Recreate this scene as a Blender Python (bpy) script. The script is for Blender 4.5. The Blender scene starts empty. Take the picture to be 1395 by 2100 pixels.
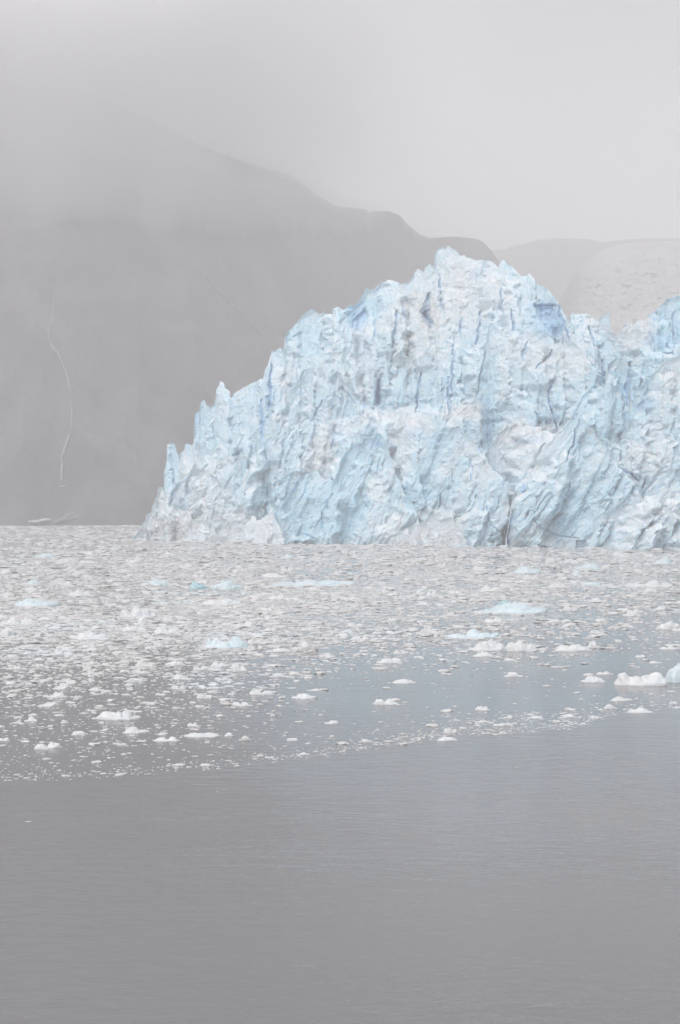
import bpy, math, random
import numpy as np
R = math.radians
F, CX, HY, CH = 3500.0, 697.5, 1030.0, 12.0      # focal length in photo pixels, centre column, horizon row, eye height
scene = bpy.context.scene
COL = scene.collection

# ------------------------------------------------------------------ noise
def _h(ix, iy, s):
    a = (ix.astype(np.int64) * 374761393 + iy.astype(np.int64) * 668265263 + int(s) * 2147483647) & 0xFFFFFFFF
    a = ((a ^ (a >> 13)) * 1274126177) & 0xFFFFFFFF
    a = ((a ^ (a >> 16)) * 2246822519) & 0xFFFFFFFF
    a = a ^ (a >> 15)
    return (a & 0xFFFFFF) / float(0x1000000)
def vnoise(x, y, s=0):
    x = np.asarray(x, float); y = np.asarray(y, float)
    ix = np.floor(x); iy = np.floor(y); fx = x - ix; fy = y - iy
    u = fx*fx*fx*(fx*(fx*6-15)+10); v = fy*fy*fy*(fy*(fy*6-15)+10)
    a = _h(ix, iy, s); b = _h(ix+1, iy, s); c = _h(ix, iy+1, s); d = _h(ix+1, iy+1, s)
    return ((a*(1-u)+b*u)*(1-v) + (c*(1-u)+d*u)*v)*2-1
def fbm(x, y, o=4, s=0, g=.5):
    r = 0; a = 1.0; t = 0
    for k in range(o):
        r = r + a*vnoise(x*2**k + 17.3*k, y*2**k - 9.1*k, s+k*7); t += a; a *= g
    return r/t
def blocks(x, y, s=0, tilt=.9, groove=.18, gw=.10):
    """fractured blocks: every cell a tilted plane at its own height, with a groove along the joints"""
    ix = np.floor(x); iy = np.floor(y)
    f1 = np.full(np.shape(x), 9.); f2 = f1.copy(); val = np.zeros(np.shape(x))
    for i in (-1, 0, 1):
        for j in (-1, 0, 1):
            cx, cy = ix+i, iy+j
            sx = cx + .1+.8*_h(cx, cy, s+1); sy = cy + .1+.8*_h(cx, cy, s+2)
            dx, dy = x-sx, y-sy; d = np.sqrt(dx*dx+dy*dy)
            v = (_h(cx, cy, s+3)-.5) + tilt*((_h(cx, cy, s+4)-.5)*dx + (_h(cx, cy, s+5)-.5)*dy)
            n = d < f1
            f2 = np.where(n, f1, np.minimum(f2, d)); val = np.where(n, v, val); f1 = np.where(n, d, f1)
    e = np.clip((f2-f1)/gw, 0, 1)
    return val - groove*(1-e)**2
def lumps(x, y, s=0):
    """rounded rubble: upper envelope of domes"""
    ix = np.floor(x); iy = np.floor(y); r = np.full(np.shape(x), -9.)
    for i in (-1, 0, 1):
        for j in (-1, 0, 1):
            cx, cy = ix+i, iy+j
            sx = cx+_h(cx, cy, s+1); sy = cy+_h(cx, cy, s+2)
            dx, dy = x-sx, y-sy
            r = np.maximum(r, .5*_h(cx, cy, s+3) + .5*((_h(cx, cy, s+4)-.5)*dx+(_h(cx, cy, s+5)-.5)*dy) - .9*(dx*dx+dy*dy))
    return r
def seracs(X, Z, seed, lean, scale=1.0, levels=((9.0, 23, 6.5), (4.0, 14, 3.0), (1.7, 7, 1.0)), dens=1.0):
    """leaning pinnacles and blocks standing one before the other: each has a ragged pointed head, a wedge shaped front of two planes and steep flanks"""
    rr = np.random.default_rng(seed); P = np.zeros(X.shape); tn = np.zeros(X.shape)
    x0, x1, z1 = X.min(), X.max(), Z.max(); xr = X[0]; nr = X.shape[0]
    for w0, h0, p0 in levels:
        n = int(dens*(x1-x0)*(z1+3)/(w0*h0)*1.5)+1; Q = np.full(X.shape, -p0*.6)
        for i in range(n):
            w = w0*scale*rr.uniform(.45, 1.25); h = h0*scale*rr.uniform(.6, 1.7); xc = rr.uniform(x0-w, x1+w); zt = rr.uniform(-1, z1+h*.2)
            D = p0*rr.uniform(-.3, 1.0); tl = lean+rr.uniform(-.16, .16); a1, a2 = rr.uniform(.0, .55, 2); off = rr.uniform(-.4, .4)*w; back = rr.uniform(-.03, .16); sh = rr.uniform(.35, 1.1); tt = rr.uniform(-1, 1); s1 = rr.integers(1, 9999)
            reach = w*1.2+abs(tl)*h+p0; c0, c1 = np.searchsorted(xr, [xc-reach-abs(tl)*h, xc+reach])
            if c1-c0 < 2: continue
            Zs = Z[:, c0:c1]; zm = Zs.max(1); r0 = int(np.searchsorted(zm, zt-h-p0)); r1 = int(np.searchsorted(Zs.min(1), zt+p0))
            if r1-r0 < 2: continue
            x = X[r0:r1, c0:c1]; z = Z[r0:r1, c0:c1]; u = zt-z
            jx = x+.20*w*vnoise(z/(.38*w)+s1, x/(.9*w), s1)+.03*w*vnoise(z/(.12*w), x/(.3*w)+s1, s1+1)
            jz = u+.25*w*vnoise(x/(.25*w)+s1, z*0, s1+2)
            dx = jx-xc+tl*u
            half = w*.5*np.clip(.14+jz/(h*sh*.8), .0, 1.0)**.75
            out = np.maximum(np.abs(dx)-half, -jz); out = np.maximum(out, (u-h)*.5)
            d2 = dx-off
            f = D-np.where(d2 > 0, a1, a2)*np.abs(d2)-back*u-3.2*np.maximum(out, 0)
            m = f > Q[r0:r1, c0:c1]
            Q[r0:r1, c0:c1] = np.where(m, f, Q[r0:r1, c0:c1]); tn[r0:r1, c0:c1] = np.where(m & (out < 0), tn[r0:r1, c0:c1]*.6+tt*.5, tn[r0:r1, c0:c1])
        P += Q
    return P, tn
def sstep(a, b, x):
    t = np.clip((x-a)/(b-a), 0, 1); return t*t*(3-2*t)
def segdist(px, py, pts):
    """distance to a polyline and the parameter 0..1 along it"""
    best = np.full(np.shape(px), 1e9); par = np.zeros(np.shape(px)); n = len(pts)-1
    for k in range(n):
        (x0, y0), (x1, y1) = pts[k][:2], pts[k+1][:2]
        dx, dy = x1-x0, y1-y0; L = dx*dx+dy*dy+1e-9
        t = np.clip(((px-x0)*dx+(py-y0)*dy)/L, 0, 1)
        d = np.hypot(px-x0-t*dx, py-y0-t*dy); m = d < best
        best = np.where(m, d, best); par = np.where(m, (k+t)/n, par)
    return best, par
def inpoly(px, py, pts):
    """signed distance, positive inside"""
    ins = np.zeros(np.shape(px), bool); n = len(pts)
    for k in range(n):
        x0, y0 = pts[k]; x1, y1 = pts[(k+1) % n]
        c = ((y0 > py) != (y1 > py)) & (px < (x1-x0)*(py-y0)/((y1-y0) or 1e-9)+x0); ins ^= c
    d, _ = segdist(px, py, list(pts)+[pts[0]])
    return np.where(ins, d, -d)

# ------------------------------------------------------------------ object helpers
def tag(o, label=None, cat=None, group=None, kind=None):
    if label: o['label'] = label
    if cat: o['category'] = cat
    if group: o['group'] = group
    if kind: o['kind'] = kind
    return o
def raw_mesh(name, V, Q, attrs=None, smooth=False):
    m = bpy.data.meshes.new(name); V = np.asarray(V, np.float32); Q = np.asarray(Q, np.int32)
    m.vertices.add(len(V)); m.vertices.foreach_set('co', V.ravel())
    k = Q.shape[1]
    m.loops.add(Q.size); m.loops.foreach_set('vertex_index', Q.ravel())
    m.polygons.add(len(Q)); m.polygons.foreach_set('loop_start', np.arange(0, Q.size, k, dtype=np.int32))
    m.polygons.foreach_set('use_smooth', np.full(len(Q), smooth))
    for n, a in (attrs or {}).items():
        at = m.attributes.new(n, 'FLOAT', 'POINT'); at.data.foreach_set('value', np.asarray(a, np.float32).ravel())
    m.update(calc_edges=True); m.validate()
    return m
def link(name, mesh, mat=None, parent=None):
    o = bpy.data.objects.new(name, mesh); COL.objects.link(o)
    if mat: mesh.materials.append(mat)
    if parent: o.parent = parent
    return o
def grid_quads(nr, nc, off=0, flip=False, wrap=False):
    r = np.arange(nr-1)[:, None]; c = np.arange(nc if wrap else nc-1)[None, :]; c2 = (c+1) % nc
    a = r*nc+c; b = r*nc+c2; d = (r+1)*nc+c2; e = (r+1)*nc+c
    q = np.stack([a, b, d, e], -1).reshape(-1, 4)+off
    return q[:, ::-1] if flip else q
def ground(px, py):
    d = CH*F/(py-HY); return (px-CX)/F*d, d

# ------------------------------------------------------------------ materials
def new_mat(name):
    m = bpy.data.materials.new(name); m.use_nodes = True
    n = m.node_tree.nodes; n.clear()
    return m, n, m.node_tree.links
class NB:
    def __init__(s, name): s.m, s.n, s.l = new_mat(name)
    def add(s, t, **k):
        x = s.n.new(t)
        for a, b in k.items(): setattr(x, a, b)
        return x
    def put(s, sock, v):
        if isinstance(v, bpy.types.NodeSocket): s.l.new(v, sock)
        elif isinstance(v, (tuple, list)) and len(v) == 3 and sock.type == 'RGBA': sock.default_value = (*v, 1)
        else: sock.default_value = v
    def math(s, op, a, b=0.0, c=None, clamp=False):
        x = s.add('ShaderNodeMath', operation=op, use_clamp=clamp); s.put(x.inputs[0], a); s.put(x.inputs[1], b)
        if c is not None: s.put(x.inputs[2], c)
        return x.outputs[0]
    def mix(s, f, a, b):
        x = s.add('ShaderNodeMix', data_type='RGBA'); s.put(x.inputs[0], f); s.put(x.inputs[6], a); s.put(x.inputs[7], b); return x.outputs[2]
    def ramp(s, v, lo, hi, a=0.0, b=1.0):
        x = s.add('ShaderNodeMapRange', interpolation_type='SMOOTHSTEP'); s.put(x.inputs[0], v)
        for i, q in zip((1, 2, 3, 4), (lo, hi, a, b)): s.put(x.inputs[i], q)
        return x.outputs[0]
    def obj(s, scale=(1, 1, 1), rot=(0, 0, 0)):
        t = s.add('ShaderNodeTexCoord'); mp = s.add('ShaderNodeMapping'); s.l.new(t.outputs['Object'], mp.inputs[0])
        mp.inputs['Scale'].default_value = scale; mp.inputs['Rotation'].default_value = rot; return mp.outputs[0]
    def noise(s, vec, sc, det=3.0, rough=.5, dist=0.0):
        x = s.add('ShaderNodeTexNoise'); s.put(x.inputs['Vector'], vec); x.inputs['Scale'].default_value = sc
        x.inputs['Detail'].default_value = det; x.inputs['Roughness'].default_value = rough; x.inputs['Distortion'].default_value = dist
        return x.outputs['Fac']
    def attr(s, name): return s.add('ShaderNodeAttribute', attribute_name=name).outputs['Fac']
    def bump(s, h, strength, dist, nrm=None):
        x = s.add('ShaderNodeBump'); x.inputs['Strength'].default_value = strength; x.inputs['Distance'].default_value = dist
        s.put(x.inputs['Height'], h)
        if nrm is not None: s.put(x.inputs['Normal'], nrm)
        return x.outputs[0]
    def finish(s, col, rough, nrm=None, ior=1.31, spec=.5):
        p = s.add('ShaderNodeBsdfPrincipled'); s.put(p.inputs['Base Color'], col); s.put(p.inputs['Roughness'], rough)
        p.inputs['IOR'].default_value = ior; p.inputs['Specular IOR Level'].default_value = spec
        if nrm is not None: s.put(p.inputs['Normal'], nrm)
        o = s.add('ShaderNodeOutputMaterial'); s.l.new(p.outputs[0], o.inputs[0]); return s.m

def glacier_material(name, white=(.665, .72, .755), blue=(.48, .665, .76), deep=(.28, .48, .70), bumpy=1.0, sss=0.0, soil=(.34, .315, .30)):
    b = NB(name); ob = b.obj(); geo = b.add('ShaderNodeNewGeometry')
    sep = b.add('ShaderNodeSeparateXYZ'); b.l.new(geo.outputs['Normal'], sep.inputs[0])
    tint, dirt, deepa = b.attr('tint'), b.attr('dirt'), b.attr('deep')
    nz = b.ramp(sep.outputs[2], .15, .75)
    n1 = b.noise(ob, .22, 5, .6, .4); n2 = b.noise(ob, 1.3, 4, .6)
    f = b.math('ADD', tint, b.math('MULTIPLY', b.math('SUBTRACT', n1, .5), .8))
    f = b.math('ADD', f, b.math('MULTIPLY', b.math('SUBTRACT', n2, .5), .7))
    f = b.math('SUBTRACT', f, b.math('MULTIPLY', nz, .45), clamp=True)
    col = b.mix(f, white, blue)
    # layers in the ice: thin bluer bands, gently tilted
    st = b.noise(b.obj((.05, .05, 1.9), (0, R(7), 0)), 1.0, 3, .55, .6)
    band = b.math('MULTIPLY', b.ramp(st, .56, .70), b.ramp(f, .35, .8))
    col = b.mix(b.math('MULTIPLY', band, .38), col, deep)
    vs = b.noise(b.obj((.9, .9, .10)), 1.0, 3, .6, .8)
    col = b.mix(b.math('MULTIPLY', b.ramp(vs, .62, .74), .35), col, deep)
    col = b.mix(b.math('MULTIPLY', deepa, .8, clamp=True), col, deep)  # darker blue painted into cracks and recesses, in place of light scattered in ice
    dn = b.noise(b.obj((1, 1, .6)), .8, 6, .7, .5)
    dfac = b.math('MULTIPLY', dirt, b.ramp(dn, .36, .62), clamp=True)
    spk = b.ramp(b.noise(b.obj((1, 1, .45)), .55, 7, .75, 1.2), .60, .72)
    dfac = b.math('MAXIMUM', dfac, b.math('MULTIPLY', spk, .16))
    col = b.mix(dfac, col, soil)
    h = b.math('ADD', b.noise(ob, 1.6, 6, .65, .3), b.math('MULTIPLY', st, .25))
    nr = b.bump(h, .15*bumpy, .6)
    m = b.finish(col, b.math('SUBTRACT', .75, b.math('MULTIPLY', f, .3)), nr)
    if sss:
        p = [q for q in b.n if q.type == 'BSDF_PRINCIPLED'][0]; p.inputs['Subsurface Weight'].default_value = sss
        p.inputs['Subsurface Radius'].default_value = (.5, .9, 1.2); p.inputs['Subsurface Scale'].default_value = .8
    return m
M_ICE = glacier_material('glacier_ice', sss=.6)
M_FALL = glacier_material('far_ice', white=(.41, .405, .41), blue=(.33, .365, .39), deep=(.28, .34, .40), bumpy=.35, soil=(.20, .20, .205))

def floe_material(name, white, blue, dirty=(.33, .31, .30)):
    b = NB(name); ob = b.obj(); n = b.noise(ob, .9, 5, .6, .3)
    oi = b.add('ShaderNodeObjectInfo')
    col = b.mix(b.ramp(n, .38, .66), white, blue)
    sp = b.ramp(b.noise(ob, 3.0, 5, .7, .5), .64, .76)
    col = b.mix(b.math('MULTIPLY', sp, .5), col, dirty)
    nr = b.bump(b.noise(ob, 5.0, 5, .6), .5, .12)
    return b.finish(col, .5, nr)
M_FW = floe_material('white_floe_ice', (.63, .63, .635), (.54, .575, .60))
M_FB = floe_material('blue_floe_ice', (.58, .65, .68), (.50, .60, .65))
M_FT = floe_material('teal_clear_ice', (.45, .60, .64), (.16, .34, .40))
M_FG = floe_material('dirty_floe_ice', (.60, .60, .605), (.36, .355, .35))
def brash_material():
    b = NB('brash_ice_bits'); sh = b.attr('shade'); ob = b.obj()
    col = b.mix(sh, (.30, .29, .29), (.61, .61, .615))
    bl = b.ramp(b.noise(ob, .06, 3), .5, .7)
    col = b.mix(b.math('MULTIPLY', bl, .35), col, (.56, .68, .74))
    nr = b.bump(b.noise(ob, 9.0, 3), .4, .05)
    return b.finish(col, .5, nr)
M_BR = brash_material()

def rock_material():
    b = NB('misty_rock_slope'); ob = b.obj()
    n = b.noise(b.obj((.02, .02, .008)), 1.0, 7, .65, .6); n2 = b.noise(ob, .05, 6, .6)
    col = b.mix(b.ramp(n, .35, .7), (.055, .052, .055), (.12, .115, .12))
    col = b.mix(b.math('MULTIPLY', b.ramp(n2, .5, .7), .5), col, (.05, .06, .05))
    nr = b.bump(b.noise(ob, .06, 7, .65), .6, 6.0)
    return b.finish(col, .9, nr, spec=.2)
M_RK = rock_material()
def snow_material():
    b = NB('old_snow'); n = b.noise(b.obj(), .3, 5, .6)
    return b.finish(b.mix(n, (.55, .55, .56), (.40, .395, .395)), .8, b.bump(n, .5, .5))
M_SN = snow_material()

def water_material():
    b = NB('fjord_water'); ob = b.obj()
    slush_a = b.attr('slush')
    # thin slush and ice crumbs between the pieces
    s1 = b.noise(b.obj((.5, .5, 1)), 1.0, 6, .72, .4); s2 = b.noise(b.obj((.05, .02, 1)), 1.0, 4, .6, .5)
    lim = b.math('SUBTRACT', .86, b.math('MULTIPLY', slush_a, b.math('ADD', .24, b.math('MULTIPLY', s2, .30))))
    x = b.math('DIVIDE', b.math('SUBTRACT', s1, lim), .05, clamp=True)
    slush = b.math('MULTIPLY', x, .85)
    r1 = b.noise(b.obj((.7, 1.3, 1), (0, 0, R(10))), 1.0, 4, .62, .4)
    r2 = b.noise(b.obj((2.2, 4.2, 1), (0, 0, R(-6))), 1.0, 3, .6, .2)
    r3 = b.noise(b.obj((.03, .07, 1), (0, 0, R(14))), 1.0, 3, .5)
    amp = b.math('ADD', .12, b.math('MULTIPLY', b.ramp(r3, .15, .85), 1.3))
    calm = b.math('SUBTRACT', 1.0, b.math('MULTIPLY', slush_a, .75))
    h = b.math('MULTIPLY', b.math('ADD', r1, b.math('MULTIPLY', r2, .30)), b.math('MULTIPLY', amp, calm))
    nr = b.bump(h, .45, .10)
    p = b.add('ShaderNodeBsdfPrincipled'); b.put(p.inputs['Base Color'], (.155, .154, .158)); p.inputs['Roughness'].default_value = .12
    p.inputs['IOR'].default_value = 1.33; b.put(p.inputs['Normal'], nr)
    q = b.add('ShaderNodeBsdfPrincipled'); b.put(q.inputs['Base Color'], (.56, .56, .565)); q.inputs['Roughness'].default_value = .6
    mx = b.add('ShaderNodeMixShader'); b.put(mx.inputs[0], slush); b.l.new(p.outputs[0], mx.inputs[1]); b.l.new(q.outputs[0], mx.inputs[2])
    o = b.add('ShaderNodeOutputMaterial'); b.l.new(mx.outputs[0], o.inputs[0]); return b.m
M_WT = water_material()

# ------------------------------------------------------------------ the edge of the drifting ice (photo columns and rows, laid on the water)
EDGE = [(-900, 1680), (-300, 1625), (0, 1601), (200, 1597), (330, 1587), (480, 1573), (560, 1563), (700, 1548), (830, 1528), (940, 1512), (1080, 1506),
        (1170, 1500), (1215, 1482), (1250, 1472), (1395, 1452), (1800, 1400), (2400, 1360)]
EX = np.array([e[0] for e in EDGE], float); EY = np.array([e[1] for e in EDGE], float)
def edge_row(px): return np.interp(px, EX, EY) + 3.0*vnoise(px/28., px*0, 5)+1.6*vnoise(px/9., px*0, 6)

# ------------------------------------------------------------------ water
def make_water():
    xs = np.unique(np.concatenate([np.linspace(-1890, -260, 24), np.linspace(-260, 260, 521), np.linspace(260, 1890, 24)]))
    ys = np.unique(np.concatenate([np.linspace(-90, 40, 14), np.linspace(40, 160, 241), np.linspace(160, 400, 161), np.linspace(400, 3030, 60)]))
    X, Y = np.meshgrid(xs, ys); Yc = np.maximum(Y, 20)
    px = CX+F*X/Yc; py = HY+CH*F/Yc
    e = edge_row(np.clip(px, -900, 2400))
    s = sstep(0, -14, py-e)*(.30+.70*sstep(-50, -330, py-e))
    V = np.stack([X, Y, X*0], -1).reshape(-1, 3)
    o = link('water', raw_mesh('water', V, grid_quads(len(ys), len(xs)), {'slush': s}, True), M_WT)
    tag(o, kind='structure')
make_water()

# ------------------------------------------------------------------ the glacier
BPX = np.array([-200, 278, 400, 560, 700, 850, 1050, 1200, 1395, 2000, 2600], float)
BPY = np.array([1102, 1107, 1110, 1115, 1117, 1118.5, 1123, 1125.5, 1129, 1135, 1139], float)
def base_dist(px): return CH*F/(np.interp(px, BPX, BPY)-HY)

TINT = [  # x, y, rx, ry, amount : bluer (+) or snowier (-) ice, in photo pixels
 (735,640,34,26,.5),(745,925,60,34,.45),(640,1060,80,52,.42),(720,1040,60,60,.3),(840,1010,40,60,.3),(1003,800,16,100,.45),(415,875,22,36,.4),(1372,690,40,50,.4),
 (905,960,50,50,.28),(350,940,14,40,.3),(540,860,12,70,.4),(1120,650,30,40,.3),(1250,830,60,60,.3),(1150,1060,60,50,.25),(1330,780,50,40,.35),(1230,1000,60,60,.2),(460,960,40,60,.15),(600,700,60,40,.2),(1010,880,16,24,.45),
 (870,690,60,60,-.25),(940,600,110,70,-.42),(830,852,60,12,-.6),(955,845,40,20,-.7),(1075,890,60,22,-.7),(1080,930,60,50,-.4),(665,940,34,34,-.6),(810,930,26,60,-.45),(770,1000,22,26,-.5),(860,1080,90,32,-.55),
 (480,1085,130,28,-.5),(420,990,50,60,-.35),(1300,680,40,26,-.5),(1370,800,30,60,-.3),(1340,1060,70,50,-.25),(1060,740,60,40,-.1),(620,870,60,40,-.15),(740,760,60,60,-.1),(1330,920,60,50,-.3),(960,990,40,60,-.2),(1260,1050,70,30,-.2),(1150,720,50,40,-.2)]
DIRT_SHADE = [(365,1078,52,20,.9),(330,1095,40,14,.8),(300,1095,22,12,.6),(858,612,30,20,.75),(875,650,20,22,.7),(860,700,50,50,.35),(1300,672,34,20,.7),(1290,720,40,30,.5),(690,770,60,40,.25),(900,870,40,16,.35),(1070,880,60,14,.45),
 (665,925,30,16,.5),(820,900,26,20,.35),(970,850,36,14,.35),(960,590,60,50,.25),(800,730,60,60,.25),(1043,1105,12,16,.9),(1180,1112,60,12,.5),(720,1112,110,8,.6),(880,1108,80,8,.7),(520,960,40,30,.25),(1380,800,20,50,.4),(480,935,26,12,.5),(1130,610,40,40,.3),(1200,750,60,40,.2)]  # mostly dirt; the waterline cave entry is painted shade
DEEP = [(728,640,20,18,.6),(1003,870,10,40,.6),(1118,660,26,34,.45),(537,870,5,40,.7),(553,790,4,50,.5),(1350,700,34,20,.4),(1110,628,30,5,.8),(1070,1000,4,8,.8),(770,912,40,5,.5),(1075,905,24,6,.5),(870,895,40,10,.3),(1325,830,16,12,.4),(985,560,20,12,.3)]
CRACKS = [ # points (photo px), half width in px, depth in metres
 ([(781,775),(776,805),(774,832)],5,5),([(864,765),(858,790),(855,845)],3,3.5),([(986,640),(982,690),(978,706)],2.5,3),([(626,757),(612,778)],3.5,3),([(662,822),(652,840),(638,865)],2,2.5),
 ([(559,748),(553,800),(552,840)],3,3),([(534,820),(539,895)],3.5,3.5),([(545,925),(551,955)],1.8,2.5),([(919,775),(920,850)],2,2.5),([(932,690),(928,760),(923,850)],2.2,2.5),([(1080,700),(1071,738)],2.5,3),
 ([(1135,718),(1100,757)],2,2.5),([(1138,770),(1126,815),(1133,850),(1148,878)],2.6,3),([(1096,845),(1103,868)],2.5,3),([(1173,990),(1166,1010),(1155,1031)],2,2.5),([(1146,628),(1149,660),(1152,690)],3,4),
 ([(1098,627),(1140,624)],3,3.5),([(882,600),(872,640),(885,668)],7,5),([(900,560),(905,600)],2.5,2.5),([(1000,700),(985,770)],2,2),([(1190,860),(1178,905),(1160,945)],2.2,2.5),([(1047,1122),(1046,1085),(1050,1050)],4,5),
 ([(997,1035),(1002,1070),(1030,1095)],1.5,1.6),([(1090,1060),(1100,1075),(1140,1098),(1190,1103)],1.6,1.8),([(660,1050),(662,1095)],2,2),([(620,1092),(655,1110)],1.6,1.6),([(702,790),(735,830)],1.8,2),
 ([(1240,735),(1243,790)],2.5,3),([(1296,740),(1290,790),(1288,830)],4,4),([(480,935),(500,922)],4,3),([(600,690),(620,680)],2,2),([(815,640),(803,715)],3.2,3.5),([(825,620),(828,650)],2,2.5),([(770,650),(768,690)],1.6,2),
 ([(905,610),(915,640)],2.5,2.5),([(950,650),(945,690)],1.8,2),([(1027,590),(1030,650)],2,2),([(1045,640),(1052,680)],3,3),([(1155,670),(1170,700)],2,2.5),([(1205,670),(1222,720)],2,2.5),([(1272,960),(1310,985)],3,3),
 ([(1385,640),(1383,690)],2,2),([(690,870),(680,930)],1.6,1.6),([(745,800),(748,850)],1.5,1.5),([(968,940),(965,985)],2.2,2.4),([(990,905),(985,930)],3,2.4),([(1235,720),(1230,760)],2,2),([(440,880),(437,900)],2,2)]
RECESS = [ # polygons pushed back, metres
 ([(765,832),(779,775),(783,832)],4),([(1100,630),(1136,627),(1147,660),(1150,692),(1122,690),(1112,668),(1102,655)],2.6),([(722,655),(748,628),(755,645),(738,680),(722,672)],2.5),([(868,640),(884,628),(888,668)],4),
 ([(1180,1127),(1182,1108),(1205,1106),(1206,1127)],2.5),([(1030,1122),(1036,1098),(1048,1080),(1048,1122)],4),([(1225,1080),(1236,1070),(1242,1082),(1230,1090)],1.5)]
def blob(px, py, L, warp):
    wx = 14*fbm(px/30., py/30., 3, 71)*warp; wy = 14*fbm(px/30., py/30., 3, 72)*warp
    r = np.zeros(np.shape(px))
    for x, y, rx, ry, a in L:
        d = ((px+wx-x)/rx)**2+((py+wy-y)/ry)**2
        r += a*np.exp(-d*d*.5)
    return r

def profile(top, px):
    tx = np.array([t[0] for t in top], float); ty = np.array([t[1] for t in top], float)
    return np.interp(px, tx, ty)
GL = bpy.data.objects.new('glacier', None); COL.objects.link(GL); GL.location = (20, 470, 0)
tag(GL, 'towering jagged pale blue glacier front with cracked seracs rising from the icy water', 'glacier')
def ice_wall(name, top, off, lean, seed, thick=14, cols=2.0, rows=None, rough=1.0, jag=1.0, mat=None, tint0=.45, parent=GL, column=1.0, label=None, dmul=1.0, lf=1.6, power=1.3, smooth_face=0.0, shear=0.0, hmin=.18, rubble=0.0):
    x0, x1 = top[0][0], top[-1][0]
    n = int((x1-x0)/cols)+1; px = np.linspace(x0, x1, n)
    py = profile(top, px)
    yb = base_dist(px)*dmul + off
    # top row of the wall, placed at its own distance
    zt0 = (HY-py)/F*yb+CH
    yt = yb + lean*np.clip(zt0, 0, None)/60.
    zt = (HY-py)/F*yt+CH; xt = (px-CX)/F*yt
    endf = np.minimum(sstep(0, 14, px-x0), sstep(0, 14, x1-px))
    zt = zt + jag*endf*np.clip(zt/12, 0, 1)*(1.1*fbm(xt/2.6, xt*0, 3, seed+3) + .9*blocks(xt/2.2, xt*0+.5, seed+4, 1.6, .3))
    zt = np.maximum(zt, .05)
    nr = rows or int(np.clip(zt.max()/.24, 60, 340))
    v = np.linspace(0, 1, nr)[:, None]
    zb = -.9
    Z = zb + v*(zt[None, :]-zb); Y = yb[None, :] + (yt-yb)[None, :]*v**power + 0*Z
    X = xt[None, :]*np.ones_like(Z)
    # columns converge a little with distance so that traced features keep their place
    PX = CX+F*X/Y; PY = HY-F*(Z-CH)/Y
    X2 = X - shear*Z
    wx = X2 + 1.5*fbm(X2/8, Z/10, 3, seed+20); wz = Z + 1.5*fbm(X2/8, Z/9, 3, seed+21)
    hh = np.clip(zt/16, hmin, 1)[None, :]
    k = column
    sr, st = seracs(X, Z, seed, shear*.8+.05, column if column < 1 else 1.0)
    m = sstep(-.05, .45, fbm(X2/9, Z/11, 3, seed+10)+rubble)           # where rubble, where clean fractured faces
    tintb = blob(PX, PY, TINT, 1.0)
    m = np.clip(m - tintb*1.1, 0, 1)
    lm = 1.2*lumps(wx/2.2, wz/2.0, seed+6)+.7*lumps(X2/.95, Z/.85, seed+8)
    rel = 1.2 + 2.2*fbm(X2/22, Z/36, 2, seed+30) + sr*(1-.35*m) + lm*m*.6 + .6*blocks(wx/2.8, wz/(5.5*k), seed+2, 1.2, .03, .10)*(1-m*.5) + .08*blocks(wx/.9, wz/1.8, seed+5, 1.3, .0, .10) + 1.0*(1-m*.6)*np.abs(fbm(wx/1.4, wz/16, 3, seed+9)) + .05*fbm(X2/.8, Z/.9, 3, seed+12)
    rel = rel*rough*hh*(1-smooth_face*.6)
    # outward = towards the viewer; shrink relief towards the ridge so that the skyline keeps its place
    fade = (1-v)**.35*.85+.15
    dy = -(rel-1.5)*fade
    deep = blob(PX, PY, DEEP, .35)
    for pts, w, d in CRACKS:
        xs = [p[0] for p in pts]; ys = [p[1] for p in pts]
        s = (PX > min(xs)-30) & (PX < max(xs)+30) & (PY > min(ys)-30) & (PY < max(ys)+30)
        if not s.any(): continue
        jx = 2.4*fbm(PX[s]/9, PY[s]/9, 2, 91); jy = 2.4*fbm(PX[s]/9, PY[s]/9, 2, 92)
        dd, t = segdist(PX[s]+jx, PY[s]+jy, pts)
        w2 = w*.8*(.45+.9*np.sin(np.pi*np.clip(t*.84+.08, 0, 1)))
        g = np.clip(1.25-dd/w2, 0, 1)**.8
        dy[s] += d*.38*g
        deep[s] += .85*g  # colour deepens with the groove: the crevasse's blue shade is painted in
    for pts, d in RECESS:
        xs = [p[0] for p in pts]; ys = [p[1] for p in pts]
        s = (PX > min(xs)-10) & (PX < max(xs)+10) & (PY > min(ys)-10) & (PY < max(ys)+10)
        if s.any():
            g = sstep(-1, 2.5, inpoly(PX[s]+1.5*fbm(PX[s]/7, PY[s]/7, 2, 95), PY[s], pts)); dy[s] += d*.6*g; deep[s] += .4*g  # hollows are tinted as well, their blue shade put into the colour
    Yf = Y+dy
    # sideways break-up gives small overhangs
    Xf = X + hh*(.5*fbm(X/3+9, Z/3, 3, seed+40)+.35*blocks(X/2.2+5, Z/2.2, seed+41, 1.2, 0))
    Zf = Z + (1-v)*hh*.6*fbm(X/2.5, Z/2.5+30, 3, seed+42)
    tint = tint0 + .20 + tintb*.8 + .20*st - .35*(m-.35)
    dirt = blob(PX, PY, DIRT_SHADE, 1.0)*.6  # dirt, plus shade painted into the waterline cave
    # the far side: ridge goes back, then falls away
    nb = 26; vb = np.linspace(0, 1, nb)[1:, None]
    T = np.clip(zt*.5, 1.0, thick)[None, :]
    Xr, Yr, Zr = Xf[-1:], Yf[-1:], Zf[-1:]
    Yk = Yr + T*(1-(1-vb)**1.5)*(1+.3*fbm(Xr/6, vb*4, 3, seed+50)) + T*.6*vb**3
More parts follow.
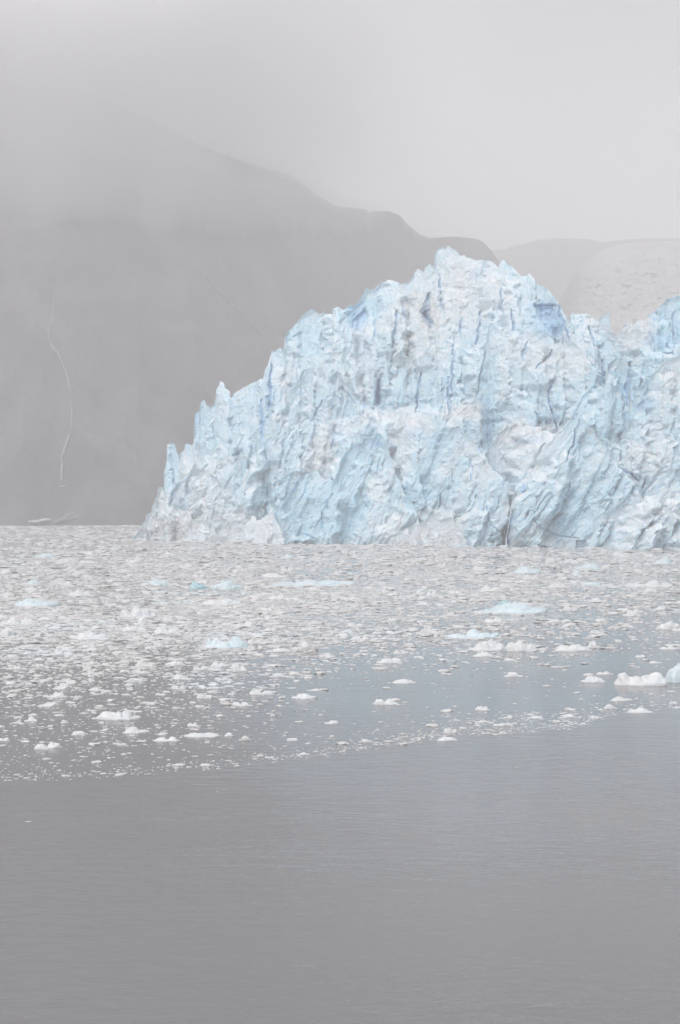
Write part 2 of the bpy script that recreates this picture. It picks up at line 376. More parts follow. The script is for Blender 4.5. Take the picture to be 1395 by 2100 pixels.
    Zk = zb + (Zr-zb)*(1-vb**1.8)*(1+.10*fbm(Xr/3, vb*6, 3, seed+51)*(vb*(1-vb)*4))
    Xk = Xr + 1.0*fbm(Xr/5, vb*5, 3, seed+52)*vb
    VV = np.concatenate([np.stack([Xf, Yf, Zf], -1), np.stack([Xk, Yk, Zk], -1)], 0)
    nrt = VV.shape[0]
    ext = lambda a, c: np.concatenate([a, np.full((nb-1, n), c)], 0)
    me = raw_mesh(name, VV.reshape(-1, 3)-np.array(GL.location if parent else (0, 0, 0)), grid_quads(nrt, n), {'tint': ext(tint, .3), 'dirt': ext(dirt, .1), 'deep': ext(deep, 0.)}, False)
    o = link(name, me, mat or M_ICE, parent)
    if label: o['label'] = label
    return o

SKY = [(330,1010),(337,1008),(339,990),(338,965),(342,940),(343,907),(357,908),(360,926),(365,935),(370,922),(378,918),(380,908),(386,912),(398,911),(399,880),(400,850),(408,845),(410,820),(418,817),(422,830),(432,838),(438,824),
 (443,800),(445,790),(453,779),(459,786),(462,797),(470,805),(475,815),(482,803),(495,805),(505,793),(520,783),(537,775),(540,765),(550,745),(555,735),(557,718),(575,711),(583,717),(586,690),(590,678),(600,674),
 (612,655),(625,645),(638,633),(655,645),(662,642),(690,638),(705,635),(730,618),(745,605),(750,588),(757,592),(775,585),(790,580),(820,583),(838,582),(845,570),(850,560),(860,552),(868,555),(875,540),(882,535),
 (891,545),(893,520),(897,512),(905,508),(918,503),(930,508),(938,518),(944,528),(960,531),(985,530),(1010,537),(1022,547),(1026,532),(1035,530),(1050,545),(1065,560),(1080,568),(1085,560),(1095,572),(1100,582),
 (1120,595),(1135,610),(1145,625),(1155,640),(1165,655),(1169,664),(1171,645),(1180,640),(1197,643),(1203,640),(1208,645),(1216,656),(1228,659),(1240,668),(1262,682),(1290,700),(1330,720),(1400,740),(1600,760),(1900,820)]
ice_wall('ice_cliff', SKY, 20, 22, 100, thick=45, column=1.5)
ice_wall('serac', [(1258,760),(1264,684),(1275,672),(1284,668),(1289,657),(1300,664),(1312,660),(1325,662),(1331,641),(1337,648),(1343,634),(1352,630),(1360,620),(1378,613),(1395,606),(1440,585),(1520,575),(1640,600),(1800,590),(1950,640),(2100,700)],
    52, 14, 140, thick=30, label='blue serac block set back beyond a dirty saddle')
ice_wall('serac', [(1219,690),(1224,662),(1230,651),(1240,642),(1249,638),(1251,655),(1256,690)], 62, 6, 150, thick=5, rough=.35, jag=.4, label='small pale ice fin behind the ridge')
ice_wall('serac', [(978,800),(986,760),(998,705),(1004,666),(1012,658),(1020,672),(1030,682),(1050,689),(1066,682),(1076,684),(1081,671),(1090,672),(1098,664),(1105,653),(1114,660),(1120,680),(1124,694),(1150,696),(1156,688),(1170,700),(1186,712),(1205,745),(1240,770),(1270,800),(1300,860)],
    16, 11, 160, thick=10, label='row of pointed spires in front of the main peak')
ice_wall('ice_buttress', [(340,1060),(352,1000),(372,985),(398,955),(404,925),(418,912),(430,925),(450,905),(470,925),(500,900),(535,880),(560,850),(585,800),(600,790),(624,762),(640,750),(652,772),(668,778),(680,762),(692,757),(708,775),(728,810),(755,838),(785,845),(798,858),(830,850),
    (870,858),(905,866),(928,836),(945,828),(965,832),(984,852),(1000,905),(1030,890),(1060,865),(1080,868),(1100,884),(1150,890),(1176,852),(1192,806),(1206,800),(1224,790),(1236,800),(1246,768),(1250,742),(1262,736),(1278,738),(1290,752),(1294,785),(1312,790),(1326,775),(1340,764),(1352,748),(1366,735),(1395,722),(1450,740),(1560,720),(1700,760),(1900,800),(2100,850)],
    10, 9, 180, thick=14, shear=.15)
ice_wall('ice_buttress', [(780,1118),(800,1085),(826,1052),(838,1020),(848,985),(860,935),(880,905),(900,884),(930,872),(950,882),(962,905),(985,915),(1000,945),(1010,965),(1030,985),(1042,1010),(1048,1060),(1050,1123)], 5, 9, 200, thick=9, tint0=.5, rough=.9, shear=.4)
ice_wall('ice_buttress', [(546,1116),(552,1078),(566,1052),(590,1018),(606,985),(630,972),(650,962),(664,985),(688,975),(696,955),(706,925),(722,905),(760,897),(784,893),(798,925),(812,975),(830,1000),(850,1045),(868,1085),(885,1118)], 2, 8, 220, thick=9, tint0=.55, smooth_face=.5, shear=.4)
ice_wall('ice_buttress', [(1040,1123),(1045,1065),(1056,1004),(1076,966),(1094,934),(1110,915),(1130,908),(1146,885),(1165,868),(1180,850),(1194,846),(1206,868),(1226,900),(1242,925),(1262,952),(1284,968),(1304,1000),(1340,1040),(1362,1090),(1372,1127)], 3, 9, 240, thick=9, tint0=.5, rough=.9, shear=.6)
ice_wall('ice_buttress', [(1150,1125),(1180,1093),(1214,1066),(1240,1052),(1266,1040),(1290,1020),(1312,1012),(1330,1003),(1346,975),(1370,955),(1395,935),(1450,925),(1560,905),(1700,925),(1850,960),(2100,990)], 0, 8, 260, thick=8, tint0=.42, shear=.5)
ice_wall('rubble_apron', [(268,1107),(278,1097),(293,1074),(311,1046),(324,1029),(330,1009),(334,1010),(340,1030),(352,1046),(380,1056),(400,1070),(412,1066),(428,1074),(445,1092),(470,1080),(500,1070),(530,1062),(546,1046),(560,1042),(572,1068),(584,1114)], 0, 4, 280, thick=6, tint0=.2, column=.6, rough=1.2, hmin=.4, jag=2.2, rubble=.5, label='dirt streaked snowy rubble at the tapering end')
ice_wall('rubble_apron', [(780,1118),(800,1098),(830,1082),(860,1078),(880,1062),(905,1070),(925,1060),(945,1085),(960,1119)], -1, 3, 300, thick=4, tint0=.1, column=.6, rough=1.2, hmin=.4, jag=2, rubble=.5)

# ------------------------------------------------------------------ mountains
def mountain(name, ridge, shore, back, seed, shore_rows=None, cols=5, rows=150):
    x0, x1 = ridge[0][0], ridge[-1][0]; n = int((x1-x0)/cols)+1; px = np.linspace(x0, x1, n)
    py = profile(ridge, px) + 1.2*fbm(px/14, px*0, 3, seed)
    if isinstance(back, list): shore = np.interp(px, back[0], back[1])[None, :]; back = np.interp(px, back[0], back[2])
    back = back*np.ones(n); zt = (HY-py)/F*back+CH; X = ((px-CX)/F*back)[None, :]; back = back[None, :]
    v = np.linspace(0, 1, rows)[:, None]
    Z = -.9+v*(zt[None, :]+.9); Y = shore+(back-shore)*v + 0*Z
    X = ((px-CX)/F)[None, :]*Y
    A = (1-v)*np.minimum(1, v*8)
    rid = np.abs(fbm(X/70+.3*fbm(X/200, Z/200, 2, seed+2), Z/260, 4, seed+1))
    Y = Y + A*(48*rid - 16) + A*12*fbm(X/25, Z/40, 4, seed+3) + (1-np.minimum(1, v*8))*12*fbm(X/40, X*0, 3, seed+4)
    front = np.stack([X, Y, Z], -1)
    vb = np.linspace(0, 1, 12)[1:, None]
    bk = np.stack([X[:1]+0*vb, Y[-1:]+120*vb, -.9+(Z[-1:]+.9)*(1-vb**1.5)], -1)
    o = link(name, raw_mesh(name, np.concatenate([front, bk], 0).reshape(-1, 3), grid_quads(rows+11, n), None, True), M_RK)
    tag(o, kind='structure'); return front
def surf(front, px, py):
    """the slope's own point seen at that photo position"""
    P = front.reshape(-1, 3); a = CX+F*P[:, 0]/P[:, 1]; b = HY-F*(P[:, 2]-CH)/P[:, 1]
    return P[np.argmin((a-px)**2+(b-py)**2)]
M1R = [(-1700,90),(-900,80),(-300,110),(0,160),(150,212),(300,268),(420,306),(500,328),(550,345),(590,358),(620,376),(650,400),(688,422),(700,425),(735,427),(752,430),(757,437),(765,433),(800,434),(820,442),(836,460),(850,470),(862,482),(880,488),(895,487),(920,485),(970,488),(988,494),(1000,505),(1012,520),(1040,560),(1090,640),(1200,900),(1260,1000)]
M1 = [[0,150,280,420,560,700,1010,1260],[880,882,893,935,1020,1130,1380,1545],[1200,1203,1217,1270,1380,1510,1800,1995]]
m1 = mountain('mountain', M1R, 880, M1, 400, cols=4)
mountain('mountain', [(900,560),(990,520),(1010,513),(1050,510),(1075,508),(1092,502),(1112,493),(1114,490),(1117,493),(1140,489),(1200,490),(1240,497),(1270,492),(1330,490),(1395,489),(1600,470),(2000,430),(2700,400),(3000,420)], 2150, 2600, 460, rows=90)
# threads of water down the left slope
def thread(pts, w, seed, label):
    P = []
    for k in range(len(pts)-1):
        (a, b), (c, d) = pts[k], pts[k+1]; n = max(3, int(math.hypot(c-a, d-b)/6))
        for i in range(n): t = i/n; P.append((a+(c-a)*t, b+(d-b)*t))
    P.append(pts[-1]); rr = random.Random(seed); S = []
    for (a, b) in P: S.append(surf(m1, a, b))
    S = np.array(S); Y = np.convolve(np.pad(S[:, 1], 3, mode='edge'), np.ones(7)/7, 'valid')-2.5
    V = []; n = len(P)
    for k, (a, b) in enumerate(P):
        a += rr.uniform(-1, 1); y = Y[k]; ww = w*(.05+1.3*abs(math.sin(k*.31+seed)*math.sin(k*.083))*rr.uniform(.3, 1))*(math.sin(math.pi*min(1, (k+1)/(n*.5+1))/2)); x = (a-CX)/F*y; z = CH+(HY-b)/F*y
        V += [(x-ww, y, z), (x, y-.6-ww*.3, z), (x+ww, y, z)]
    V = np.array(V).reshape(n, 3, 3)
    back = V[:, ::-1].copy(); back[:, :, 1] += 3.0
    ring = np.concatenate([V, back], 1)
    o = link('waterfall', raw_mesh('waterfall', ring.reshape(-1, 3), grid_quads(n, 6, wrap=True), None, True), M_SN)
    tag(o, label, 'waterfall', 'white threads of water on the mountainside')
thread([(112,590),(108,650),(99,680),(103,705),(122,730),(136,765),(144,800),(148,850),(143,890),(133,915),(127,935),(126,985)], .36, 1, 'long winding white thread of meltwater down the misty slope')
thread([(372,505),(400,545),(470,620),(500,650),(530,682),(558,708)], .34, 2, 'short straight diagonal thread of meltwater running down behind the glacier')
def lump_patch(name, px, py, w, h, seed, label, cat, mat, group=None):
    s = surf(m1, px, py); y = s[1]-3; k = y/F
    P = []; nt, nr = 28, 8
    for i in range(nr):
        r = i/(nr-1)
        for j in range(nt):
            t = j/nt*2*math.pi; q = 1+.3*math.sin(3*t+seed)+.2*math.sin(5*t+seed*2)
            P.append(((px-CX)*k+w*k*.5*r*q*math.cos(t), y-4*(1-r*r)+1+8*r*.3, CH+(HY-py)*k+h*k*.5*r*q*math.sin(t)+w*k*.12*r*math.cos(t)))
    o = link(name, raw_mesh(name, P, grid_quads(nr, nt, wrap=True), None, True), mat); tag(o, label, cat, group)
lump_patch('snow_patch', 76, 1070, 40, 10, 1, 'pale sloping snow patch low on the dark shore', 'snow patch', M_SN)
lump_patch('snow_patch', 127, 998, 12, 4, 2, 'tiny snow spot at the foot of the winding water thread', 'snow patch', M_SN)
def shore_mound():
    b = NB('grey_scree'); n = b.noise(b.obj(), .4, 6, .6)
    m = b.finish(b.mix(n, (.12, .118, .118), (.20, .195, .195)), .9, b.bump(n, .6, 1.0))
    lump_patch('scree_mound', 132, 1066, 62, 20, 4, 'faint grey scree mound on the shore beside the pale snow patch', 'scree', m)
shore_mound()

# the upper icefall behind the right end of the glacier
def icefall():
    ridge = [(1115,720),(1135,660),(1150,615),(1172,575),(1190,546),(1212,527),(1240,510),(1262,501),(1300,497),(1395,494),(1500,490),(1800,500),(2100,620),(2200,760)]
    n = 520; px = np.linspace(1115, 2200, n); py = profile(ridge, px); back = 1500; near = 1000
    zt = (HY-py)/F*back+CH; X0 = ((px-CX)/F*back)[None, :]; rows = 260; v = np.linspace(0, 1, rows)[:, None]
    Z = 10+v*(zt-10)[None, :]; Y = near+(back-near)*v**.8+0*Z; X = X0*(.70+.30*v)
    A = np.minimum(1, (1-v)*6+.15)
    wx = X+4*fbm(X/20, Z/20, 3, 501)
    wx2 = X+7*fbm(X/30, Z/14, 3, 512); wz2 = Z+3*fbm(X/18, Z/10, 3, 513)
    Y = Y - A*(6*lumps(wx2/14, wz2/9, 502)+1.5*lumps(wx2/7, wz2/5, 503)+6*fbm(X/6, Z/5, 4, 504))
    Z = Z + A*(2.6*fbm(X/16, Z/6, 4, 507)+.8*fbm(X/4, Z/3, 3, 508))*(1-v*.5)
    vb = np.linspace(0, 1, 10)[1:, None]
    bk = np.stack([X[-1:]+0*vb, Y[-1:]+60*vb, 10+(Z[-1:]-10)*(1-vb**1.5)], -1)
    V = np.concatenate([np.stack([X, Y, Z], -1), bk], 0)
    t = .25+.5*fbm(X/20, Z/8, 3, 510); e = np.full((9, n), .3)
    d = .25+.5*fbm(X/14, Z/5, 3, 511)+1.3*(1-sstep(0, 130, (px-1115)[None, :]+30*fbm(X/20, Z/20, 3, 514))); z = np.zeros((rows+9, n))  # patchy grey, with the left edge blended to rock colour to soften the outline
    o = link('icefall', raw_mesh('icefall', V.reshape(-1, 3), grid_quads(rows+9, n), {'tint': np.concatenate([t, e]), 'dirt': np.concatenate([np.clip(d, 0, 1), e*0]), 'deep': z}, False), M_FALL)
    tag(o, 'pale hazy upper icefall sloping behind the low right end of the glacier', 'icefall')
icefall()

# ------------------------------------------------------------------ floes
def floe_mesh(w, h, lobes, seed, depth=.55, nt=44, nr=18, rough=1.0):
    """w, h in metres; lobes (place -1..1, height 0..1, radius 0..1)"""
    th = np.linspace(0, 2*np.pi, nt, endpoint=False)[None, :]
    r = (np.linspace(0, 1, nr)[:, None])**.8
    out = 1+.22*vnoise(np.cos(th)*1.4+seed, np.sin(th)*1.4, seed)+.12*vnoise(np.cos(th)*3.5+seed, np.sin(th)*3.5, seed+1)
    out = out/np.max(out*np.abs(np.cos(th)))
    x = r*out*np.cos(th); y = r*out*np.sin(th)
    z = np.zeros_like(x)+.16+.10*vnoise(x*3+seed, y*3, seed+2)
    for cx, lh, lr in lobes:
        cy = (_h(np.array(int(cx*97)), np.array(seed), 3)-.5)*.5
        d = np.hypot((x-cx)/lr, (y-cy)/(lr*1.5)); z = np.maximum(z, lh*np.clip(1-d**2.2, 0, 1)**.6)
    z = z*(1+.28*rough*fbm(x*4+seed, y*4, 3, seed+4)) + .10*rough*lumps(x*5+seed, y*5, seed+5)
    z = z*(1+.30*rough*blocks(x*3.2+seed, y*3.2, seed+9, 1.6, .0))
    rim = np.clip((1-r)/.10, 0, 1)**.6
    z = z*(.10+.90*rim)
    X = x*w/2*(1+.05*vnoise(z*6, y*4, seed+7)); Y = y*w/2*depth; Z = np.maximum(z, .02)*h
    Z[-1] = -.12*h-.03; X[-1] *= .97; Y[-1] *= .97
    return raw_mesh('floe', np.stack([X, Y, Z], -1).reshape(-1, 3), grid_quads(nr, nt, wrap=True), None, False)

W, B, T, G = M_FW, M_FB, M_FT, M_FG
FLOES = [ # column, waterline row, width, height (photo px), material, lobes, label, depth
 (245,1474,104,25,W,[(-.45,.62,.42),(-.05,.55,.2),(.36,1,.19),(.28,.7,.22),(.8,.15,.3)],'white floe with a rounded hump and a taller knob, alone in open grey water',.5),
 (626,1432,60,11,W,[(-.1,.9,.6),(.4,.5,.5)],'low smooth white dome alone on the bluish open water',.5),
 (790,1444,58,13,W,[(-.4,.9,.4),(.3,.8,.4)],'white twin-lump floe with a dirty underside beside the bluish open water',.5),
 (1318,1404,118,32,W,[(-.7,1,.26),(-.3,.6,.35),(.15,.55,.3),(.5,.8,.35),(.85,.6,.3)],'biggest near floe, knobbly white, beside the blue block at the frame edge',.5),
 (1388,1398,62,34,B,[(-.4,.75,.4),(.1,1,.5),(.6,.8,.4)],'pale blue block of ice cut off by the frame edge',.7),
 (1000,1333,78,23,W,[(-.25,.9,.45),(.2,.95,.4),(.7,.6,.4)],'white rounded floe joined beside a dirtier twin',.6),
 (1068,1334,76,21,W,[(-.5,.8,.4),(-.05,1,.4),(.5,.75,.4)],'lumpy white floe, the right one of a touching twin pair',.6),
 (993,1346,52,9,W,[(0,.9,.7)],'thin white floe just below the touching twin pair',.5),
 (1057,1257,150,25,B,[(-.1,.85,.6),(.1,.98,.4),(.55,.55,.45),(-.6,.4,.4)],'broadest smooth pale blue dome among the white brash',.7),
 (1034,1241,44,11,T,[(.1,.9,.7)],'small blue-grey lump peeping up behind the broadest pale blue dome',.7),
 (465,1328,102,24,B,[(-.7,.8,.25),(-.45,.9,.25),(-.1,.6,.3),(.4,.95,.4),(.75,.6,.3)],'pale blue floe with two spiky ends and a low middle',.5),
 (627,1334,70,28,G,[(-.2,1,.22),(-.05,.7,.4),(.3,.55,.4),(.7,.3,.3)],'grey-white pyramid shaped floe with a dark dirt line',.5),
 (570,1336,66,8,W,[(.2,.8,.6)],'flat white floe against the grey-white pyramid floe',.5),
 (186,1311,86,19,W,[(-.3,.8,.4),(.05,1,.3),(.5,.7,.35)],'white floe with a faint blue flank and jagged crest, under the cone pair',.5),
 (78,1242,106,16,B,[(-.25,.95,.6),(.5,.6,.5)],'smooth pale blue low dome near the left frame edge',.6),
 (277,1293,60,12,W,[(-.2,.85,.6),(.4,.6,.4)],'low white floe in front of the small steep cone',.5),
 (292,1281,36,17,W,[(0,1,.5)],'small steep white cone behind a low floe',.6),
 (282,1264,82,20,W,[(-.6,.8,.35),(0,1,.35),(.4,.8,.3),(.8,.4,.3)],'crumbly white cluster above the small steep cone',.6),
 (407,1207,46,15,T,[(-.3,.9,.5),(.3,.7,.4)],'dark teal clear chunk of ice, the only one of that colour',.6),
 (466,1208,76,20,B,[(.0,1,.45),(-.5,.5,.4),(.5,.5,.4)],'pale blue cone shaped floe right beside the dark teal chunk',.6),
 (645,1200,182,13,B,[(-.7,.6,.3),(-.1,.8,.4),(.3,.9,.3),(.75,.8,.3)],'longest floe, a thin pale blue bar far out',.5),
 (881,1301,56,14,W,[(-.2,.95,.6),(.3,.6,.5)],'smooth white mound just before a long flat floe',.6),
 (972,1307,124,18,B,[(-.6,.5,.4),(0,1,.25),(.3,.6,.4),(.75,.6,.3)],'long flat bluish floe with one small peak between mound and twin pair',.5),
 (1172,1334,84,15,W,[(-.4,.8,.4),(.2,1,.4),(.6,.6,.3)],'ragged white floe a little right of the twin pair',.5),
 (1216,1328,30,15,W,[(0,1,.6)],'squarish white lump at the end of a ragged floe',.7),
 (1080,1175,74,14,B,[(-.1,1,.5),(.5,.6,.4)],'pale blue peaked floe far out near the cliff foot',.6),
 (1207,1167,74,12,B,[(.1,1,.6),(-.6,.5,.4)],'pale blue low floe far out with a small lump below it',.6),
 (1183,1179,24,10,B,[(0,1,.7)],'small blue lump below a pale low floe far out',.7),
 (1362,1157,52,18,B,[(.1,1,.5),(-.4,.5,.4)],'sharp pale blue lump close under the cliff at the far right',.7),
 (1212,1201,52,8,B,[(0,1,.8)],'thin pale blue sliver of ice in the far brash',.5),
 (1335,1203,116,14,W,[(.1,1,.3),(-.5,.6,.4),(.6,.6,.3)],'long white floe with a low central peak in the far brash',.5),
 (455,1239,92,12,W,[(-.4,.7,.5),(.2,.95,.4),(.7,.8,.3)],'long white floe just below the pale blue cone shaped floe',.5),
 (452,1366,40,14,W,[(-.5,.9,.4),(.2,.6,.4)],'white floe climbing to its left end, part of a broken chain',.5),
 (486,1376,46,16,W,[(-.1,.95,.5),(.5,.6,.4)],'white rounded floe closing a broken chain',.5),
 (570,1388,44,9,W,[(.0,.95,.6)],'small white oval floe with a fainter slab behind',.5),
 (278,1398,50,8,W,[(0,.9,.8)],'flat white oval floe on the thinning brash',.5),
 (367,1392,38,10,W,[(0,1,.6)],'round topped little white floe near the flat oval one',.6),
 (295,1369,54,14,G,[(-.2,.8,.5),(.4,.6,.5)],'grey streaked floe on the thinning brash',.5),
 (412,1509,78,8,W,[(-.2,.8,.6),(.4,.7,.5)],'wide flat white pan in the open grey water',.6),
 (342,1519,60,9,W,[(-.4,.8,.4),(.4,1,.3)],'crumbly white strip left of the wide flat pan',.4),
 (163,1506,36,7,W,[(0,.9,.8)],'flat white floe with a second slab under it in grey water',.6),
 (64,1479,30,10,W,[(0,1,.5),(.5,.5,.4)],'small white peak alone near the left frame edge',.5),
 (470,1509,22,7,W,[(0,1,.7)],'tiny rounded white lump beside the wide flat pan',.6),
 (503,1518,28,9,G,[(0,1,.7)],'dull grey rounded lump right of the wide flat pan',.6),
 (830,1400,54,7,W,[(-.1,.9,.8)],'thin bright white floe floating over the bluish water',.5),
 (1054,1387,44,9,W,[(-.1,1,.6)],'small domed white floe over the bluish water',.5),
 (1215,1398,54,13,W,[(-.1,1,.5),(.4,.7,.5)],'low white wedge left of the biggest near floe',.5),
 (1250,1453,34,8,W,[(0,1,.7)],'small white dome near the brash edge under the biggest near floe',.5),
 (1312,1460,54,9,W,[(.1,.9,.6),(-.5,.5,.4)],'long low white floe resting at the brash edge',.5),
 (918,1518,48,7,W,[(0,.9,.8)],'small white floe caught in the edge line of the brash',.5),
 (800,1359,62,12,W,[(-.2,.8,.5),(.4,.9,.4)],'ragged white floe at the far rim of the bluish water',.5),
 (20,1302,52,14,W,[(0,1,.7)],'plump white mound cut by the left frame edge',.6),
 (40,1280,72,16,W,[(-.3,1,.4),(.4,.7,.4)],'broken white heap just above the plump mound',.6),
 (502,1286,62,14,W,[(-.3,.6,.4),(.3,1,.4)],'white double lump above the spiky pale blue floe',.6),
 (1372,1290,56,18,W,[(0,1,.4),(-.5,.6,.4),(.5,.6,.4)],'craggy white heap by the right frame edge',.6),
 (1298,1263,46,16,W,[(-.2,.8,.4),(.3,1,.4)],'white knobby lump right of the broadest blue dome',.6),
 (340,1298,56,14,W,[(-.3,.9,.5),(.5,.6,.4)],'white slab with a raised left side beside the low floe and cone',.5),
 (166,1222,60,16,W,[(-.1,1,.4),(.4,.6,.4),(-.6,.5,.3)],'white spiky crest behind the smooth blue dome',.6),
 (591,1146,36,8,B,[(0,1,.6)],'faint bluish floe far out below the cliff middle',.6),
 (96,1143,66,8,B,[(-.1,1,.6)],'faint bluish floe far out left of the glacier tip',.6),
 (320,1200,76,11,B,[(.1,1,.6),(-.5,.6,.4)],'pale blue flat floe left of the dark teal chunk',.6),
 (64,1199,44,10,B,[(.2,1,.6)],'pale blue wedge floating above the smooth blue dome',.6),
 (152,1198,62,6,G,[(-.4,1,.3),(.3,.6,.5)],'dark dirty sliver of ice with a black nub',.5),
 (226,1267,30,4,G,[(0,1,.7)],'thin dark dirty flake left of the crumbly cluster',.5),
 (2,1103,14,12,G,[(0,1,.8)],'grey distant lump at the left frame edge near the far shore',.8),
]
for k, (cx, cy, w, h, mat, lobes, label, dep) in enumerate(FLOES):
    x, y = ground(cx, cy); s = y/F
    me = floe_mesh(w*s, h*s*.86, lobes, 600+k*13, dep+.1)
    o = link('ice_floe', me, mat); o.location = (x, y, 0)
    tag(o, label, 'ice floe', 'ice floes drifting before the glacier')

rng = np.random.default_rng(11)
taken = [(f[0], f[1], f[2]) for f in FLOES]
protos = []
for k in range(10):
    r = random.Random(k*7+3); lob = [(r.uniform(-.6, .6), r.uniform(.55, 1), r.uniform(.25, .55)) for _ in range(r.choice((2, 3, 3, 4)))]
    protos.append(floe_mesh(2, 1, lob, 900+k*17, .6, 30, 12, 1.3))
for m in protos: m.materials.append(M_FW)
def density(px, py):
    e = edge_row(px); t = e-py                      # rows beyond the edge line
    far = .50*sstep(110, 280, t)+.28*sstep(230, 430, t)+.08*sstep(50, 170, t)
    left = sstep(700, -100, px)*.09*sstep(0, 110, t)
    line = np.exp(-((t-8)/9.)**2)*(.34+.5*sstep(500, 900, px)*(1-sstep(1200, 1330, px)*.3))
    band = .34*np.exp(-((t-28)/20.)**2)*sstep(700, 1150, px)
    patch = .5+.5*fbm(px/170., py/26., 3, 777)
    blue = np.exp(-((py-1415)/38.)**2)*sstep(520, 760, px)*.30
    d = .10+.95*far+left+line+band - blue*(1-far*.3)
    return np.where(t > 0, np.clip(d, .03, 1)*(.45+1.1*patch), 0)
count = 0; tries = 0; first = None
GRP = 'ordinary small floes of the drift'
while count < 215 and tries < 40000:
    tries += 1
    cx = rng.uniform(-60, 1455); cy = 1125+(rng.uniform()**.8)*455
    if rng.uniform() > density(np.array([cx]), np.array([cy]))[0]*.9: continue
    far = (cy-1125)/450.
    w = np.clip(rng.lognormal(math.log(30), .35), 20, 62); h = w*rng.uniform(.10, .24)*(.8+.3*rng.uniform())
    if any(abs(cx-a) < (w+c)*.52 and abs(cy-b) < 9 for a, b, c in taken): continue
    taken.append((cx, cy, w)); x, y = ground(cx, cy); s = y/F
    if count < len(protos): o = bpy.data.objects.new('ice_floe', protos[count])
    else: o = bpy.data.objects['ice_floe'].copy(); o.data = protos[int(rng.integers(len(protos)))]
    COL.objects.link(o)
    o.location = (x, y, 0); o.scale = (w*s/2, w*s/2*rng.uniform(.7, 1.1), h*s); o.rotation_euler = (0, 0, rng.uniform(-.5, .5)+(math.pi if rng.uniform() > .5 else 0))
    tag(o, 'small plain white lump of ice among many alike drifting with the brash', 'ice floe', GRP)
    count += 1

# ------------------------------------------------------------------ brash ice: thousands of crumbs, one object
def brash():
    n = 230000
    px = rng.uniform(-420, 1820, n); py = 1079+rng.uniform(0, 1, n)**1.0*545
    keep = rng.uniform(0, 1, n) < density(px, py)*.42
    px, py = px[keep], py[keep]
    # a few strays beyond the edge
    ox = np.concatenate([rng.normal(1190, 55, 60), rng.uniform(-100, 1500, 26)]); oy = np.concatenate([rng.normal(0, 9, 60), rng.uniform(-10, 90, 26)])
    oy[:60] += 1545-(ox[:60]-1190)*.12; oy[60:] += edge_row(ox[60:])+12
    px = np.concatenate([px, ox]); py = np.concatenate([py, oy]); n = len(px)
    Y = CH*F/(py-HY); X = (px-CX)/F*Y; s = Y/F
    # width seen in photo pixels: smaller towards the edge line
    t = np.clip((edge_row(px)-py)/260., 0, 1)
    w = np.clip(rng.lognormal(0, .68, n)*(3.1+3.9*t), 1.4, 27)*s
    big = rng.uniform(0, 1, n)
    asp = rng.uniform(.5, 1.0, n)+.5*(py < 1200); hh = np.clip(w*rng.uniform(.06, .20, n), .02, .7)
    w[-86:] *= .6; hh[-86:] *= .4
    K = 7
    a = np.linspace(0, 2*np.pi, K, endpoint=False)[None, :]+rng.uniform(0, 6, n)[:, None]
    def ring(rad, z, jit, jz):
        r = rad*(1+rng.uniform(-jit, jit, (n, K)))
        return np.stack([X[:, None]+r*w[:, None]*.5*np.cos(a), Y[:, None]+r*(w*asp)[:, None]*.5*np.sin(a), (z+rng.uniform(-jz, jz, (n, K)))*hh[:, None]], -1)
    r0 = ring(.92, 0, .2, 0); r0[..., 2] = -.03
    r1 = ring(.95, .42, .25, .25); r2 = ring(.5, .9, .3, .3)
    top = np.stack([X, Y, hh*.95], -1)[:, None, :]
    V = np.concatenate([r0, r1, r2, top], 1); m = 3*K+1
    j = np.arange(K); j2 = (j+1) % K; f = []
    for b in (0, K):
        f += [np.stack([b+j, b+j2, b+K+j2], -1), np.stack([b+j, b+K+j2, b+K+j], -1)]
    f.append(np.stack([2*K+j, 2*K+j2, np.full(K, 3*K)], -1)); f = np.concatenate(f, 0)
    Fc = (f[None]+(np.arange(n)*m)[:, None, None]).reshape(-1, 3)
    shade = np.where(rng.uniform(0, 1, n) < .035, rng.uniform(0, .35, n), rng.uniform(.62, 1, n)); shade[-86:] = .1
    o = link('brash_ice', raw_mesh('brash_ice', V.reshape(-1, 3), Fc, {'shade': np.repeat(shade, m)}, False), M_BR)
    tag(o, 'crumbs of broken white ice strewn thickly over the grey water', 'brash ice', kind='stuff')
    print('brash', n)
brash()

# ------------------------------------------------------------------ air
def box(name, lo, hi, mat):
    (x0, y0, z0), (x1, y1, z1) = lo, hi
    V = [(x0,y0,z0),(x1,y0,z0),(x1,y1,z0),(x0,y1,z0),(x0,y0,z1),(x1,y0,z1),(x1,y1,z1),(x0,y1,z1)]
    return link(name, raw_mesh(name, V, [(0,3,2,1),(4,5,6,7),(0,1,5,4),(1,2,6,5),(2,3,7,6),(3,0,4,7)]), mat)
def volume(name, dens, col, aniso=0.0):
    m, n, l = new_mat(name); v = n.new('ShaderNodeVolumePrincipled'); v.inputs['Density'].default_value = dens
    v.inputs['Color'].default_value = (*col, 1); v.inputs['Anisotropy'].default_value = aniso
    o = n.new('ShaderNodeOutputMaterial'); l.new(v.outputs[0], o.inputs['Volume']); return m
hz = box('haze', (-1900, -100, -2), (1900, 3050, 500), volume('haze_air', .00076, (.997, .993, 1.0), .1)); tag(hz, kind='stuff')
